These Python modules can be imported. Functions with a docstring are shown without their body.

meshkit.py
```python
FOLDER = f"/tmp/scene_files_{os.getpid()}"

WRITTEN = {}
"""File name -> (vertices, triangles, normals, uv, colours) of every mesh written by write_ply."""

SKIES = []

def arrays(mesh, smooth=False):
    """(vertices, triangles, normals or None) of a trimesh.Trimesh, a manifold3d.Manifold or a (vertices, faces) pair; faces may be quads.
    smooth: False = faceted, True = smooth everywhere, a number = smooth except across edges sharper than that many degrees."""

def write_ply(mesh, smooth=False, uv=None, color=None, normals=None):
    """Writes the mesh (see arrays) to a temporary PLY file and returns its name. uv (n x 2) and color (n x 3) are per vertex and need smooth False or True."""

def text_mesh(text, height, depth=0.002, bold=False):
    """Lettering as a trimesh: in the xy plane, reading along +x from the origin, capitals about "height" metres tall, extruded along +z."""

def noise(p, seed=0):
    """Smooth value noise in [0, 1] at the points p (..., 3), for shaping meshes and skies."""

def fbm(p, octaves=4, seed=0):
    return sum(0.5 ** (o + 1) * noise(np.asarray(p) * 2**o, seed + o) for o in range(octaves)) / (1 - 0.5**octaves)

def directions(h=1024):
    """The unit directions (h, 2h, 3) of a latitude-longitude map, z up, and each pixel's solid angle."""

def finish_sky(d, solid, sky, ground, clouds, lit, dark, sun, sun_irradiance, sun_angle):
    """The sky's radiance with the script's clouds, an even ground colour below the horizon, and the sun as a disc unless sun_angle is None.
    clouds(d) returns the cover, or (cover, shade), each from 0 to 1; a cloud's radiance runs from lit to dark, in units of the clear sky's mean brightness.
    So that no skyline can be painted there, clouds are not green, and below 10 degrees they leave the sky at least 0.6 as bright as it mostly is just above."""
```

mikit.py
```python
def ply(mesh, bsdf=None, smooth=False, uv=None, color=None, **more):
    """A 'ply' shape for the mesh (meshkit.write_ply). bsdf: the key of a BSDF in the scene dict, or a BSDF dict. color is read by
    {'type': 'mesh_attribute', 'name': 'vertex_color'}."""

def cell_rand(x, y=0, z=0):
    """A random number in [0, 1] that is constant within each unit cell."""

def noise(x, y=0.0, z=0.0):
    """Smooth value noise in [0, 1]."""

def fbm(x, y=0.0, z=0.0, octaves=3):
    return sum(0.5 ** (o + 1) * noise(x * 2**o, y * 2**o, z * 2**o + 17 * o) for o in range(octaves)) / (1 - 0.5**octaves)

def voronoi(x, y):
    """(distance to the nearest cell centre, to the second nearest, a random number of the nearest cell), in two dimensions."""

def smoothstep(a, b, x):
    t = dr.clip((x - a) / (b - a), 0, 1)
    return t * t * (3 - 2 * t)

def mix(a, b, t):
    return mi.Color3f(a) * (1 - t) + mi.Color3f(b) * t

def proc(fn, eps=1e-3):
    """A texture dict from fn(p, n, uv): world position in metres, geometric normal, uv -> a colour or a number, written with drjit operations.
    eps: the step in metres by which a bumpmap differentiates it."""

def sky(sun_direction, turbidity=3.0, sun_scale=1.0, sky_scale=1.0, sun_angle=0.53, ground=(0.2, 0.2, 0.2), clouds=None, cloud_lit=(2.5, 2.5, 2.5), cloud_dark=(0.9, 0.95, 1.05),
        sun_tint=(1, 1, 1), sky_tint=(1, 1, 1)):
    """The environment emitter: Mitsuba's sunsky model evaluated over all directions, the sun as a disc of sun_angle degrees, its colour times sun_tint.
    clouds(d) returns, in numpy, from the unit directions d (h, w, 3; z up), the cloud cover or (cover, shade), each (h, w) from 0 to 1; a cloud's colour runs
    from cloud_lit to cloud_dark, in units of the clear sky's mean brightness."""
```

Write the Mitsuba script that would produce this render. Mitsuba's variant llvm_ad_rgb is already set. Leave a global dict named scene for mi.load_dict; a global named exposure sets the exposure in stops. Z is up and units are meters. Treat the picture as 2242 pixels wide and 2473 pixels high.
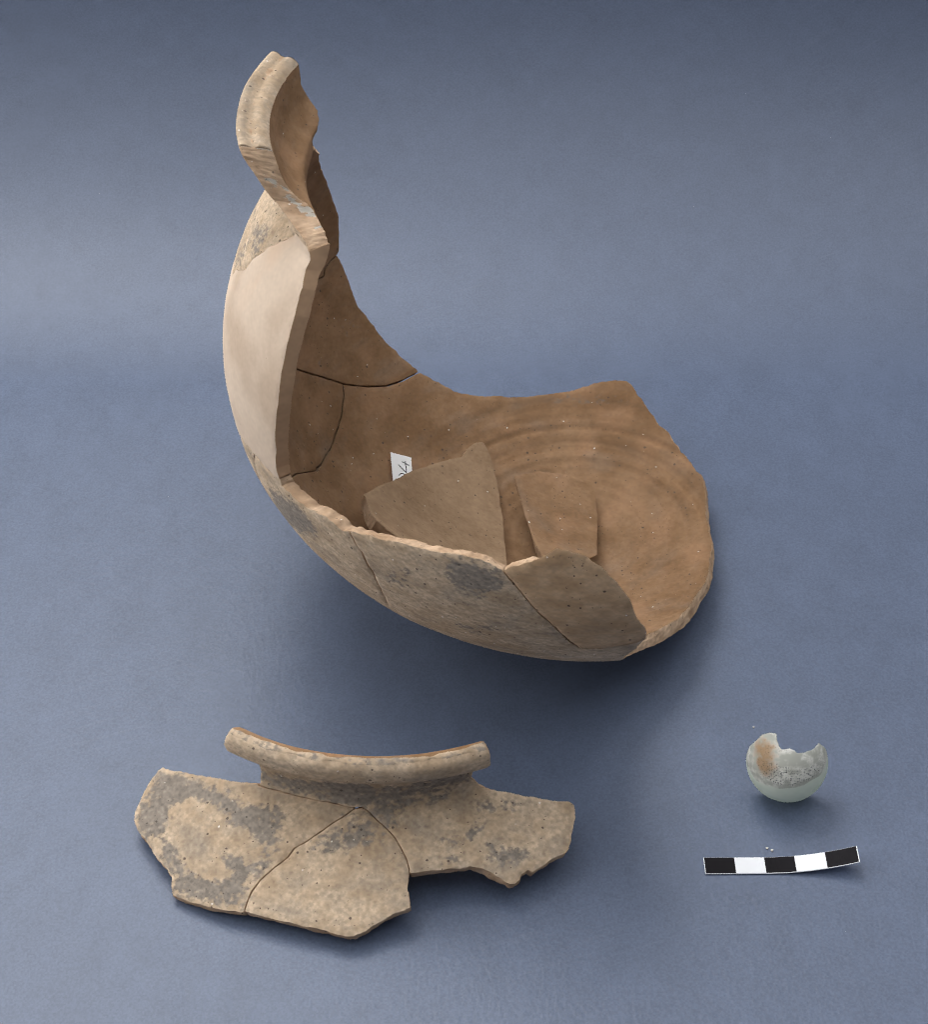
import math
import numpy as np
import shapely
import mitsuba as mi
import drjit as dr
import mikit
import meshkit
from mikit import proc, noise, fbm, cell_rand, smoothstep, mix
from scipy.interpolate import PchipInterpolator
from scipy.spatial import Delaunay

T = mi.ScalarTransform4f
scene, labels = {}, {}

# ---------------------------------------------------------------- camera, lamps, exposure
CAM = [0.0, -0.53786, 0.46755]
scene["camera"] = {"type": "perspective", "fov": 32.0, "fov_axis": "y", "near_clip": 0.02, "far_clip": 20.0,
                   "to_world": T().look_at(origin=CAM, target=[0, 0, 0], up=[0, 0, 1])}
exposure = 0.0


def lamp(key, at, target, w, h, rgb):
    """A soft studio panel: a rectangle that shines towards its target."""
    scene[key] = {"type": "rectangle", "to_world": T().look_at(origin=at, target=target, up=[0, 0.1, 1]) @ T().scale([w / 2, h / 2, 1]),
                  "emitter": {"type": "area", "radiance": {"type": "rgb", "value": list(rgb)}}}
    labels[key] = {"kind": "structure"}


lamp("back_light", [-0.42, 0.62, 1.30], [0.0, 0.1, 0.0], 1.0, 0.6, [7.6, 7.6, 7.6])
lamp("window_light", [-1.45, -0.02, 0.80], [0.0, 0.0, 0.05], 1.6, 1.4, [3.2, 3.1, 2.95])
lamp("ceiling_light", [0.20, -0.15, 1.9], [0.05, -0.05, 0.0], 2.8, 2.0, [1.6, 1.6, 1.62])
scene["room_light"] = {"type": "constant", "radiance": {"type": "rgb", "value": [0.18, 0.18, 0.188]}}   # light scattered back by the room


# ---------------------------------------------------------------- outlines of the broken pieces, in the chart of their own shell (metres)
DATA = {
    'jar_arc': [[-0.2674,-0.0585],[-0.268,-0.0559],[-0.2685,-0.0533],[-0.269,-0.0507],[-0.2695,-0.0481],[-0.27,-0.0454],[-0.2704,-0.0428],[-0.2708,-0.0402],[-0.2712,-0.0375],[-0.2715,-0.0349],[-0.2719,-0.0323],[-0.2722,-0.0296],[-0.2724,-0.027],[-0.2727,-0.0243],[-0.2729,-0.0217],[-0.2731,-0.019],[-0.2733,-0.0163],[-0.2734,-0.0137],[-0.2735,-0.011],[-0.2736,-0.0084],[-0.2737,-0.0057],[-0.2738,-0.003],[-0.2738,-0.0004],[-0.2738,0.0023],[-0.2737,0.0049],[-0.2737,0.0076],[-0.2736,0.0103],[-0.2735,0.0129],[-0.2733,0.0156],[-0.2732,0.0182],[-0.273,0.0209],[-0.2728,0.0236],[-0.2725,0.0262],[-0.2722,0.0289],[-0.272,0.0315],[-0.2716,0.0341],[-0.2713,0.0368],[-0.2709,0.0394],[-0.2705,0.0421],[-0.2701,0.0447],[-0.2697,0.0473],[-0.2692,0.0499],[-0.2687,0.0525],[-0.2682,0.0552],[-0.2676,0.0578],[-0.267,0.0604],[-0.2664,0.063],[-0.2658,0.0655],[-0.2652,0.0681],[-0.2645,0.0707],[-0.2638,0.0733],[-0.2631,0.0758],[-0.2623,0.0784],[-0.2615,0.0809],[-0.2607,0.0835],[-0.2599,0.086],[-0.2591,0.0885],[-0.2582,0.091],[-0.2573,0.0935],[-0.2564,0.096]],
    'jar_farbreak': [[-0.2557,0.0928],[-0.2538,0.0881],[-0.2476,0.088],[-0.2432,0.0838],[-0.2472,0.0436],[-0.24,0.038],[-0.2254,0.0646]],
    'jar_chI1': [[-0.2098,0.0977],[-0.1874,0.1149],[-0.1552,0.1212],[-0.1412,0.1196],[-0.1316,0.1169],[-0.127,0.1103],[-0.1237,0.105],[-0.1242,0.1023],[-0.1209,0.1017],[-0.1161,0.099],[-0.1106,0.0951],[-0.1034,0.0892],[-0.0982,0.088],[-0.0946,0.0859],[-0.0876,0.0813],[-0.0778,0.0778],[-0.0693,0.0743],[-0.0634,0.0737],[-0.0569,0.0725],[-0.0515,0.0709],[-0.0392,0.0713],[-0.0241,0.0732],[-0.0129,0.0749],[-0.0017,0.0768],[0.0096,0.0795],[0.0201,0.0804],[0.0249,0.0795]],
    'jar_chI2': [[0.0299,0.0723],[0.0343,0.0627],[0.0406,0.0515],[0.0462,0.0397],[0.0518,0.0281],[0.0524,0.02],[0.0516,0.0126],[0.052,-0.0007],[0.0515,-0.0159],[0.0498,-0.027],[0.0466,-0.0386],[0.0416,-0.0506],[0.0342,-0.0657],[0.0279,-0.0736],[0.0237,-0.0787]],
    'jar_chFL': [[0.0162,-0.1475],[0.0123,-0.1557],[0.0093,-0.1656],[0.0041,-0.1733],[-0.0029,-0.1799],[-0.0108,-0.1831],[-0.0183,-0.1841],[-0.0224,-0.1842],[-0.0253,-0.1821],[-0.0293,-0.1793],[-0.0352,-0.1757],[-0.0409,-0.1716],[-0.0428,-0.1699]],
    'jar_chP5': [[-0.0458,-0.1698],[-0.05,-0.17],[-0.054,-0.1692],[-0.063,-0.1659],[-0.0755,-0.1592],[-0.088,-0.151],[-0.0974,-0.1436],[-0.1038,-0.1364],[-0.1067,-0.1331]],
    'jar_chLF': [[-0.1082,-0.1302],[-0.1122,-0.1281],[-0.1168,-0.124],[-0.1232,-0.1155],[-0.1282,-0.1094],[-0.1326,-0.1043],[-0.1365,-0.0996],[-0.139,-0.1004]],
    'jar_chPLr': [[-0.1393,-0.1008],[-0.1426,-0.1019],[-0.1483,-0.106],[-0.1553,-0.1102],[-0.1621,-0.114],[-0.1693,-0.1164],[-0.175,-0.1175],[-0.1841,-0.1192],[-0.1923,-0.1194],[-0.2028,-0.117],[-0.2112,-0.1123],[-0.2206,-0.11]],
    'jar_chPLt': [[-0.2206,-0.11],[-0.2244,-0.1027],[-0.2286,-0.0924],[-0.2319,-0.0821],[-0.2273,-0.0676],[-0.225,-0.0556],[-0.2228,-0.0513],[-0.2193,-0.0406],[-0.2145,-0.0379],[-0.2103,-0.0182],[-0.2046,-0.011]],
    'jar_chPLb': [[-0.1393,-0.1008],[-0.1433,-0.0949],[-0.1464,-0.0891],[-0.1494,-0.0821],[-0.1535,-0.0711],[-0.1553,-0.0576]],
    'jar_neck_near': [[-0.2264,-0.1037],[-0.2327,-0.094],[-0.2383,-0.0849],[-0.2442,-0.0761],[-0.2555,-0.0694],[-0.2629,-0.0636],[-0.2674,-0.0585]],
    'crack_D': [[-0.043,-0.1697],[-0.039,-0.1669],[-0.0323,-0.1616],[-0.0267,-0.1564],[-0.0207,-0.1513],[-0.0147,-0.144],[-0.0081,-0.1338]],
    'crack_E': [[-0.0081,-0.1338],[0.0,-0.134],[0.0062,-0.1352],[0.0123,-0.1376],[0.0167,-0.1409]],
    'crack_Cc': [[-0.1067,-0.1331],[-0.1013,-0.1312],[-0.0981,-0.1303],[-0.0956,-0.1286],[-0.0899,-0.1247],[-0.0847,-0.1189],[-0.078,-0.1049]],
    'crack_A': [[-0.1294,0.0406],[-0.1192,0.0452],[-0.1114,0.0488],[-0.1039,0.0516],[-0.0903,0.0581],[-0.0909,0.058],[-0.0825,0.0622],[-0.0752,0.0682],[-0.0693,0.0739]],
    'crack_B': [[-0.1039,0.0514],[-0.1025,0.0464],[-0.1024,0.0355],[-0.1036,0.0258],[-0.1053,0.0151],[-0.1076,0.0075],[-0.1105,-0.0036]],
    'crack_B2': [[-0.1105,-0.0036],[-0.1152,-0.0102],[-0.121,-0.0193],[-0.1267,-0.0332]],
    'crack_N': [[-0.1242,0.1022],[-0.127,0.0975],[-0.1283,0.0938],[-0.1275,0.09]],
    'jar_hole': [[-0.1088,0.0025],[-0.1119,-0.0032],[-0.1107,-0.0061],[-0.1101,-0.0041]],
    'rim_A_out': [[-0.2245,0.067],[-0.2138,0.0723],[-0.2038,0.0762],[-0.1894,0.0819]],
    'rim_neckcrack': [[-0.189,0.0811],[-0.1804,0.0821],[-0.1718,0.0826],[-0.1613,0.0828],[-0.1517,0.0817]],
    'rim_AB': [[-0.1517,0.0815],[-0.1554,0.0769],[-0.1593,0.0733],[-0.1653,0.0672],[-0.168,0.0645],[-0.1691,0.0613],[-0.1718,0.0568],[-0.1742,0.052],[-0.1752,0.048],[-0.1753,0.0443],[-0.1752,0.0412]],
    'rim_A_bot': [[-0.1752,0.041],[-0.1806,0.0397],[-0.185,0.0391],[-0.1908,0.0378],[-0.194,0.0376],[-0.1961,0.0397],[-0.1974,0.0415],[-0.1998,0.0427],[-0.2039,0.0437],[-0.207,0.0451],[-0.2102,0.0464],[-0.2145,0.0473],[-0.2174,0.0489],[-0.2192,0.0508],[-0.2212,0.0545],[-0.2225,0.0585],[-0.2238,0.0624],[-0.2248,0.0657]],
    'rim_B_bot': [[-0.1752,0.041],[-0.1723,0.041],[-0.167,0.0413],[-0.1628,0.0409],[-0.1571,0.0406],[-0.153,0.0399],[-0.1488,0.0391],[-0.1476,0.0393],[-0.1459,0.0406],[-0.1425,0.043],[-0.1382,0.046],[-0.1337,0.048],[-0.1336,0.0513],[-0.1339,0.0546],[-0.1334,0.0588]],
    'rim_BC': [[-0.1334,0.0595],[-0.134,0.0636],[-0.1352,0.067],[-0.1373,0.071],[-0.1397,0.0737],[-0.1432,0.077],[-0.1459,0.0802],[-0.1485,0.0826]],
    'rim_C_bot': [[-0.1334,0.059],[-0.1285,0.0591],[-0.1222,0.0587],[-0.1161,0.0578],[-0.113,0.0564],[-0.1107,0.054],[-0.1086,0.0513],[-0.1072,0.0496],[-0.1059,0.0491],[-0.1042,0.0499],[-0.103,0.0514],[-0.1011,0.0519],[-0.1,0.0508],[-0.0973,0.0514],[-0.0937,0.0522],[-0.0891,0.0519],[-0.0875,0.0526],[-0.0842,0.0567],[-0.0802,0.0606],[-0.0783,0.0639],[-0.0788,0.0659],[-0.0836,0.0693],[-0.0882,0.0728],[-0.0935,0.0767],[-0.1002,0.0819],[-0.1047,0.0856]],
    'rim_lip': [[-0.1942,0.1005],[-0.1952,0.1046],[-0.1955,0.1095],[-0.1949,0.1129],[-0.1938,0.1145],[-0.1927,0.1145],[-0.1898,0.1145],[-0.1868,0.1145],[-0.1839,0.1145],[-0.1809,0.1145],[-0.178,0.1145],[-0.1751,0.1145],[-0.1721,0.1145],[-0.1692,0.1145],[-0.1663,0.1145],[-0.1633,0.1145],[-0.1604,0.1145],[-0.1575,0.1145],[-0.1545,0.1145],[-0.1516,0.1145],[-0.1486,0.1145],[-0.1457,0.1145],[-0.1428,0.1145],[-0.1398,0.1145],[-0.1369,0.1145],[-0.134,0.1145],[-0.131,0.1145],[-0.1281,0.1145],[-0.1252,0.1145],[-0.1222,0.1145],[-0.1193,0.1145],[-0.1164,0.1145],[-0.1134,0.1145],[-0.1105,0.1145],[-0.1075,0.1145],[-0.106,0.1145],[-0.1051,0.1133],[-0.1048,0.11],[-0.1052,0.1046],[-0.1066,0.1005]],
    'rim_neckL': [[-0.1904,0.0892],[-0.1926,0.0954]],
    'rim_neckR': [[-0.1064,0.0948],[-0.1074,0.0892]],
    'loose_1': [[0.0153,0.0379],[0.0183,0.0337],[0.0207,0.0274],[0.0227,0.0189],[0.024,0.0081],[0.0251,-0.0056],[0.0247,-0.0216],[0.0228,-0.0379],[0.0124,-0.0389],[-0.0105,-0.0464],[-0.0317,-0.0689],[-0.0358,-0.0669],[-0.0404,-0.0636],[-0.0387,-0.0408],[-0.0386,-0.0307],[-0.0306,-0.016],[-0.0241,-0.0064],[-0.0137,0.0084],[-0.0046,0.0176],[0.003,0.024],[0.0083,0.0282],[0.0089,0.0319],[0.0121,0.0361]],
    'loose_2': [[-0.0194,0.0178],[-0.0184,0.0138],[-0.0173,0.0071],[-0.0162,0.0012],[-0.0149,-0.0079],[-0.0139,-0.0161],[-0.0129,-0.0258],[-0.0118,-0.0354],[-0.0071,-0.0382],[0.0049,-0.031],[0.0118,-0.0239],[0.0137,-0.0088],[0.0148,0.0049],[0.0147,0.0181],[0.0131,0.0245],[0.0031,0.0262],[-0.0085,0.0246]],
    'loose_c': [[0.04824,-0.0138,0.13258],[0.45884,0.04613,0.88732],[0.06848,-0.01235,0.12951],[0.26305,0.07662,0.96174]],
    'rim_soot_shade': [[0.85,0.0018,[[-0.2224,0.0659],[-0.2123,0.0711],[-0.1988,0.0735],[-0.1925,0.0724],[-0.1796,0.0752],[-0.1757,0.0725],[-0.1738,0.0646],[-0.1742,0.0588],[-0.1757,0.0537],[-0.1776,0.0503],[-0.1758,0.0419],[-0.1818,0.0407],[-0.1899,0.0393],[-0.1949,0.0392],[-0.1946,0.0433],[-0.2008,0.0443],[-0.2091,0.0484],[-0.2118,0.0462],[-0.2171,0.0497],[-0.2202,0.0543],[-0.2218,0.0604]]],[-1.0,0.0012,[[-0.2109,0.0595],[-0.2078,0.0656],[-0.2001,0.068],[-0.1933,0.0673],[-0.1907,0.0649],[-0.1846,0.0656],[-0.1778,0.0633],[-0.1764,0.059],[-0.1783,0.0561],[-0.1825,0.0568],[-0.1877,0.0554],[-0.1867,0.053],[-0.1823,0.0516],[-0.182,0.0499],[-0.1851,0.0475],[-0.1899,0.046],[-0.1941,0.0471],[-0.1986,0.0484],[-0.2035,0.0503],[-0.2055,0.05],[-0.2047,0.0463],[-0.207,0.0478],[-0.2064,0.0526],[-0.2083,0.0568]]],[0.6,0.0015,[[-0.1629,0.0681],[-0.1568,0.0727],[-0.1451,0.0784],[-0.1561,0.0779],[-0.1469,0.0788],[-0.1421,0.0744],[-0.1392,0.0706],[-0.1433,0.0682],[-0.15,0.067],[-0.1566,0.0653],[-0.1514,0.0661],[-0.1583,0.0648],[-0.1622,0.0655]]],[0.75,0.0015,[[-0.1466,0.0816],[-0.1397,0.086],[-0.125,0.0864],[-0.1155,0.0863],[-0.1193,0.0833],[-0.1301,0.0832],[-0.1361,0.0787],[-0.1373,0.0725],[-0.1397,0.0744],[-0.1438,0.0789]]],[0.6,0.001,[[-0.1237,0.0599],[-0.1208,0.0594],[-0.113,0.0674],[-0.1079,0.0696],[-0.1095,0.0721],[-0.1153,0.0695],[-0.1213,0.0638]]],[0.5,0.0008,[[-0.1226,0.069],[-0.1178,0.0691],[-0.1193,0.0669],[-0.1224,0.0675]]],[0.55,0.0012,[[-0.1093,0.0643],[-0.1037,0.0614],[-0.0984,0.0572],[-0.1017,0.0549],[-0.1081,0.0554],[-0.1099,0.0595]]],[0.4,0.0015,[[-0.1096,0.0794],[-0.0949,0.0744],[-0.0941,0.0709],[-0.1055,0.0719],[-0.1098,0.0741]]],[0.62,0.0008,[[-0.2062,0.0868],[-0.1924,0.0881],[-0.1777,0.0899],[-0.1612,0.0925],[-0.1447,0.0933],[-0.145,0.085],[-0.1564,0.0841],[-0.1775,0.0838],[-0.1891,0.0834],[-0.1908,0.0866]]],[0.65,0.0008,[[-0.1603,0.0905],[-0.1438,0.0913],[-0.1276,0.0927],[-0.1166,0.1067],[-0.1073,0.0886],[-0.1165,0.0886],[-0.1385,0.0869],[-0.1493,0.083],[-0.1602,0.0829]]]],  # neck patches paint the shade under the lip; the rest is soot
    'jar_soot': [[0.8,0.002,[[-0.0665,-0.1614],[-0.0574,-0.1666],[-0.0465,-0.1698],[-0.041,-0.164],[-0.0465,-0.1567],[-0.0536,-0.1532],[-0.0627,-0.1544]]],[0.4,0.002,[[-0.0865,-0.1375],[-0.0796,-0.1461],[-0.0755,-0.138],[-0.0825,-0.1273]]],[0.85,0.0022,[[-0.1376,-0.0845],[-0.135,-0.0953],[-0.1293,-0.1051],[-0.1223,-0.111],[-0.1154,-0.1131],[-0.1146,-0.1067],[-0.1188,-0.0964],[-0.1217,-0.0704],[-0.1293,-0.0698]]],[0.5,0.001,[[-0.1536,-0.076],[-0.1507,-0.08],[-0.1477,-0.0794],[-0.1494,-0.0682]]],[0.5,0.0012,[[-0.2263,-0.009],[-0.2305,-0.0242],[-0.2295,-0.05],[-0.2277,-0.0481],[-0.2236,-0.047],[-0.2205,-0.0439],[-0.2195,-0.0397],[-0.2241,-0.0154]]],[0.4,0.0012,[[-0.2028,0.0077],[-0.213,-0.0007],[-0.2206,-0.0103],[-0.2217,-0.0193],[-0.2138,-0.0299],[-0.2114,-0.0225]]],[0.7,0.0004,[[-0.214,0.0456],[-0.2167,0.0428],[-0.2294,-0.0166],[-0.2284,-0.0128]]],[0.35,0.002,[[-0.0569,-0.1291],[-0.0435,-0.1409],[-0.0369,-0.1378],[-0.047,-0.1246]]]],
    'jar_faint': [[0.2,0.004,[[-0.0163,-0.1694],[0.0045,-0.1645],[0.0103,-0.1531],[-0.0081,-0.1556]]],[0.35,0.0015,[[-0.0033,-0.137],[0.0121,-0.1422],[0.0085,-0.149],[-0.0037,-0.1422]]]],
    'jar_soot_in': [[0.45,0.003,[[-0.1096,0.0775],[-0.103,0.0807],[-0.1037,0.0763],[-0.1099,0.0717]]],[0.4,0.002,[[-0.1205,0.0536],[-0.114,0.0582],[-0.1149,0.0539],[-0.1193,0.0512]]],[0.45,0.003,[[-0.0077,0.0751],[0.024,0.0727],[0.0231,0.0697],[-0.0093,0.0704]]]],
    'jar_pale': [[0.5,0.003,[[0.0426,-0.0003],[0.0485,-0.0024],[0.0457,-0.0313],[0.0382,-0.0487],[0.036,-0.0446],[0.0431,-0.0239]]]],
    'jar_filler': [[1,0.001,[[-0.0198,-0.1182],[-0.0085,-0.1314],[0.0095,-0.1317],[0.0068,-0.1257],[-0.0049,-0.1167]]]],
}


# ---------------------------------------------------------------- shells of revolution and the sherds cut from them
def unit(v):
    v = np.asarray(v, float)
    return v / np.linalg.norm(v)


class Shell:
    """A wall of revolution round an axis: outer and inner profile curves (radius, height along the axis) share one parameter t.
    The chart is polar round the base pole (polar=True) or flat (angle x reference radius, t)."""

    def __init__(self, origin, axis, outer, inner, polar, ref=0.1, wob=0.0003, seed=1):
        self.O, self.A = np.asarray(origin, float), unit(axis)
        self.X = unit(np.cross([0, 1, 0], self.A)) if abs(self.A[1]) < 0.9 else unit(np.cross(self.A, [1, 0, 0]))
        self.Y = np.cross(self.A, self.X)
        outer, inner = np.asarray(outer, float), np.asarray(inner, float)
        mid = (outer + inner) / 2
        s = np.concatenate([[0], np.cumsum(np.linalg.norm(np.diff(mid, axis=0), axis=1))])
        self.tmax = s[-1]
        self.out, self.inn = PchipInterpolator(s, outer, axis=0), PchipInterpolator(s, inner, axis=0)
        self.polar, self.ref, self.wob, self.seed = polar, ref, wob, seed

    def to_chart(self, th, t):
        if self.polar:
            return np.stack([t * np.cos(th), t * np.sin(th)], -1)
        return np.stack([th * self.ref, t], -1)

    def from_chart(self, q):
        q = np.asarray(q, float)
        if self.polar:
            return np.arctan2(q[..., 1], q[..., 0]), np.clip(np.hypot(q[..., 0], q[..., 1]), 0, self.tmax)
        return q[..., 0] / self.ref, np.clip(q[..., 1], 0, self.tmax)

    def point(self, q, side, wobble=True):
        """side 0 = outer wall, 1 = inner wall, between = through the wall."""
        th, t = self.from_chart(q)
        side = np.broadcast_to(np.asarray(side, float), t.shape)[..., None]
        rh = self.out(t) * (1 - side) + self.inn(t) * side
        d = np.cos(th)[..., None] * self.X + np.sin(th)[..., None] * self.Y
        p = self.O + d * rh[..., :1] + self.A * rh[..., 1:]
        if wobble and self.wob:
            nrm = unit_rows(self.point(q, 0, False) - self.point(q, 1, False))
            w = meshkit.fbm(p * 55, 3, self.seed) - 0.5
            p = p + nrm * (w * 2 * self.wob)[..., None]
        return p


def unit_rows(v):
    return v / np.maximum(np.linalg.norm(v, axis=-1, keepdims=True), 1e-12)


def densify(pts, step, closed=False):
    pts = np.asarray(pts, float)
    if closed:
        pts = np.vstack([pts, pts[:1]])
    out = []
    for a, b in zip(pts[:-1], pts[1:]):
        n = max(1, int(np.ceil(np.linalg.norm(b - a) / step)))
        out.append(a + (b - a) * (np.arange(n) / n)[:, None])
    return np.vstack(out + ([] if closed else [pts[-1:]]))


def smooth_line(pts, step=0.0012, closed=False):
    """A curve through the points with gently rounded corners."""
    return densify(pts, step, closed)


def jitter(line, amp, seed, closed=False):
    """Uneven break line: moved sideways by noise of two sizes."""
    line = np.asarray(line, float)
    tan = np.roll(line, -1, 0) - np.roll(line, 1, 0)
    if not closed:
        tan[0], tan[-1] = line[1] - line[0], line[-1] - line[-2]
    nrm = unit_rows(np.stack([-tan[:, 1], tan[:, 0]], -1))
    p3 = np.c_[line, np.full(len(line), 0.37 * seed)]
    w = (meshkit.noise(p3 * 60, seed) - 0.5) * 1.2 + (meshkit.noise(p3 * 150, seed + 5) - 0.5) * 0.6
    if not closed:
        w[0] = w[-1] = 0
    return line + nrm * (w * 2 * amp)[:, None]


def triangulate(poly, h):
    poly = shapely.make_valid(poly)
    if poly.geom_type != "Polygon":
        poly = max((g for g in poly.geoms if g.geom_type == "Polygon"), key=lambda g: g.area)
    pts = [densify(np.array(r.coords)[:-1], h * 0.5, True) for r in [poly.exterior, *poly.interiors]]
    x0, y0, x1, y1 = poly.bounds
    gx, gy = np.meshgrid(np.arange(x0, x1, h), np.arange(y0, y1, h * 0.866))
    gx[1::2] += h / 2
    g = np.c_[gx.ravel(), gy.ravel()]
    inner = poly.buffer(-0.55 * h)
    g = g[shapely.contains_xy(inner, g[:, 0], g[:, 1])]
    b = np.vstack(pts)
    rng = np.random.default_rng(3)
    v = np.vstack([b, g]) + rng.normal(0, h * 1e-5, (len(b) + len(g), 2))
    f = Delaunay(v).simplices
    c = v[f].mean(1)
    grown = poly.buffer(-h * 1e-3)
    f = f[shapely.contains_xy(grown, c[:, 0], c[:, 1])]
    a = v[f]
    area = np.cross(a[:, 1] - a[:, 0], a[:, 2] - a[:, 0])
    f[area < 0] = f[area < 0][:, ::-1]
    f = f[np.abs(area) > h * h * 1e-4]
    used = np.unique(f)
    m = -np.ones(len(v), int)
    m[used] = np.arange(len(used))
    return v[used], m[f], poly


def rim_edges(f):
    """The directed edges (a, b) that only one triangle uses."""
    e = np.vstack([f[:, [0, 1]], f[:, [1, 2]], f[:, [2, 0]]])
    n = f.max() + 1
    own, back = e[:, 0] * n + e[:, 1], e[:, 1] * n + e[:, 0]
    return e[~np.isin(own, back)]


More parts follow.
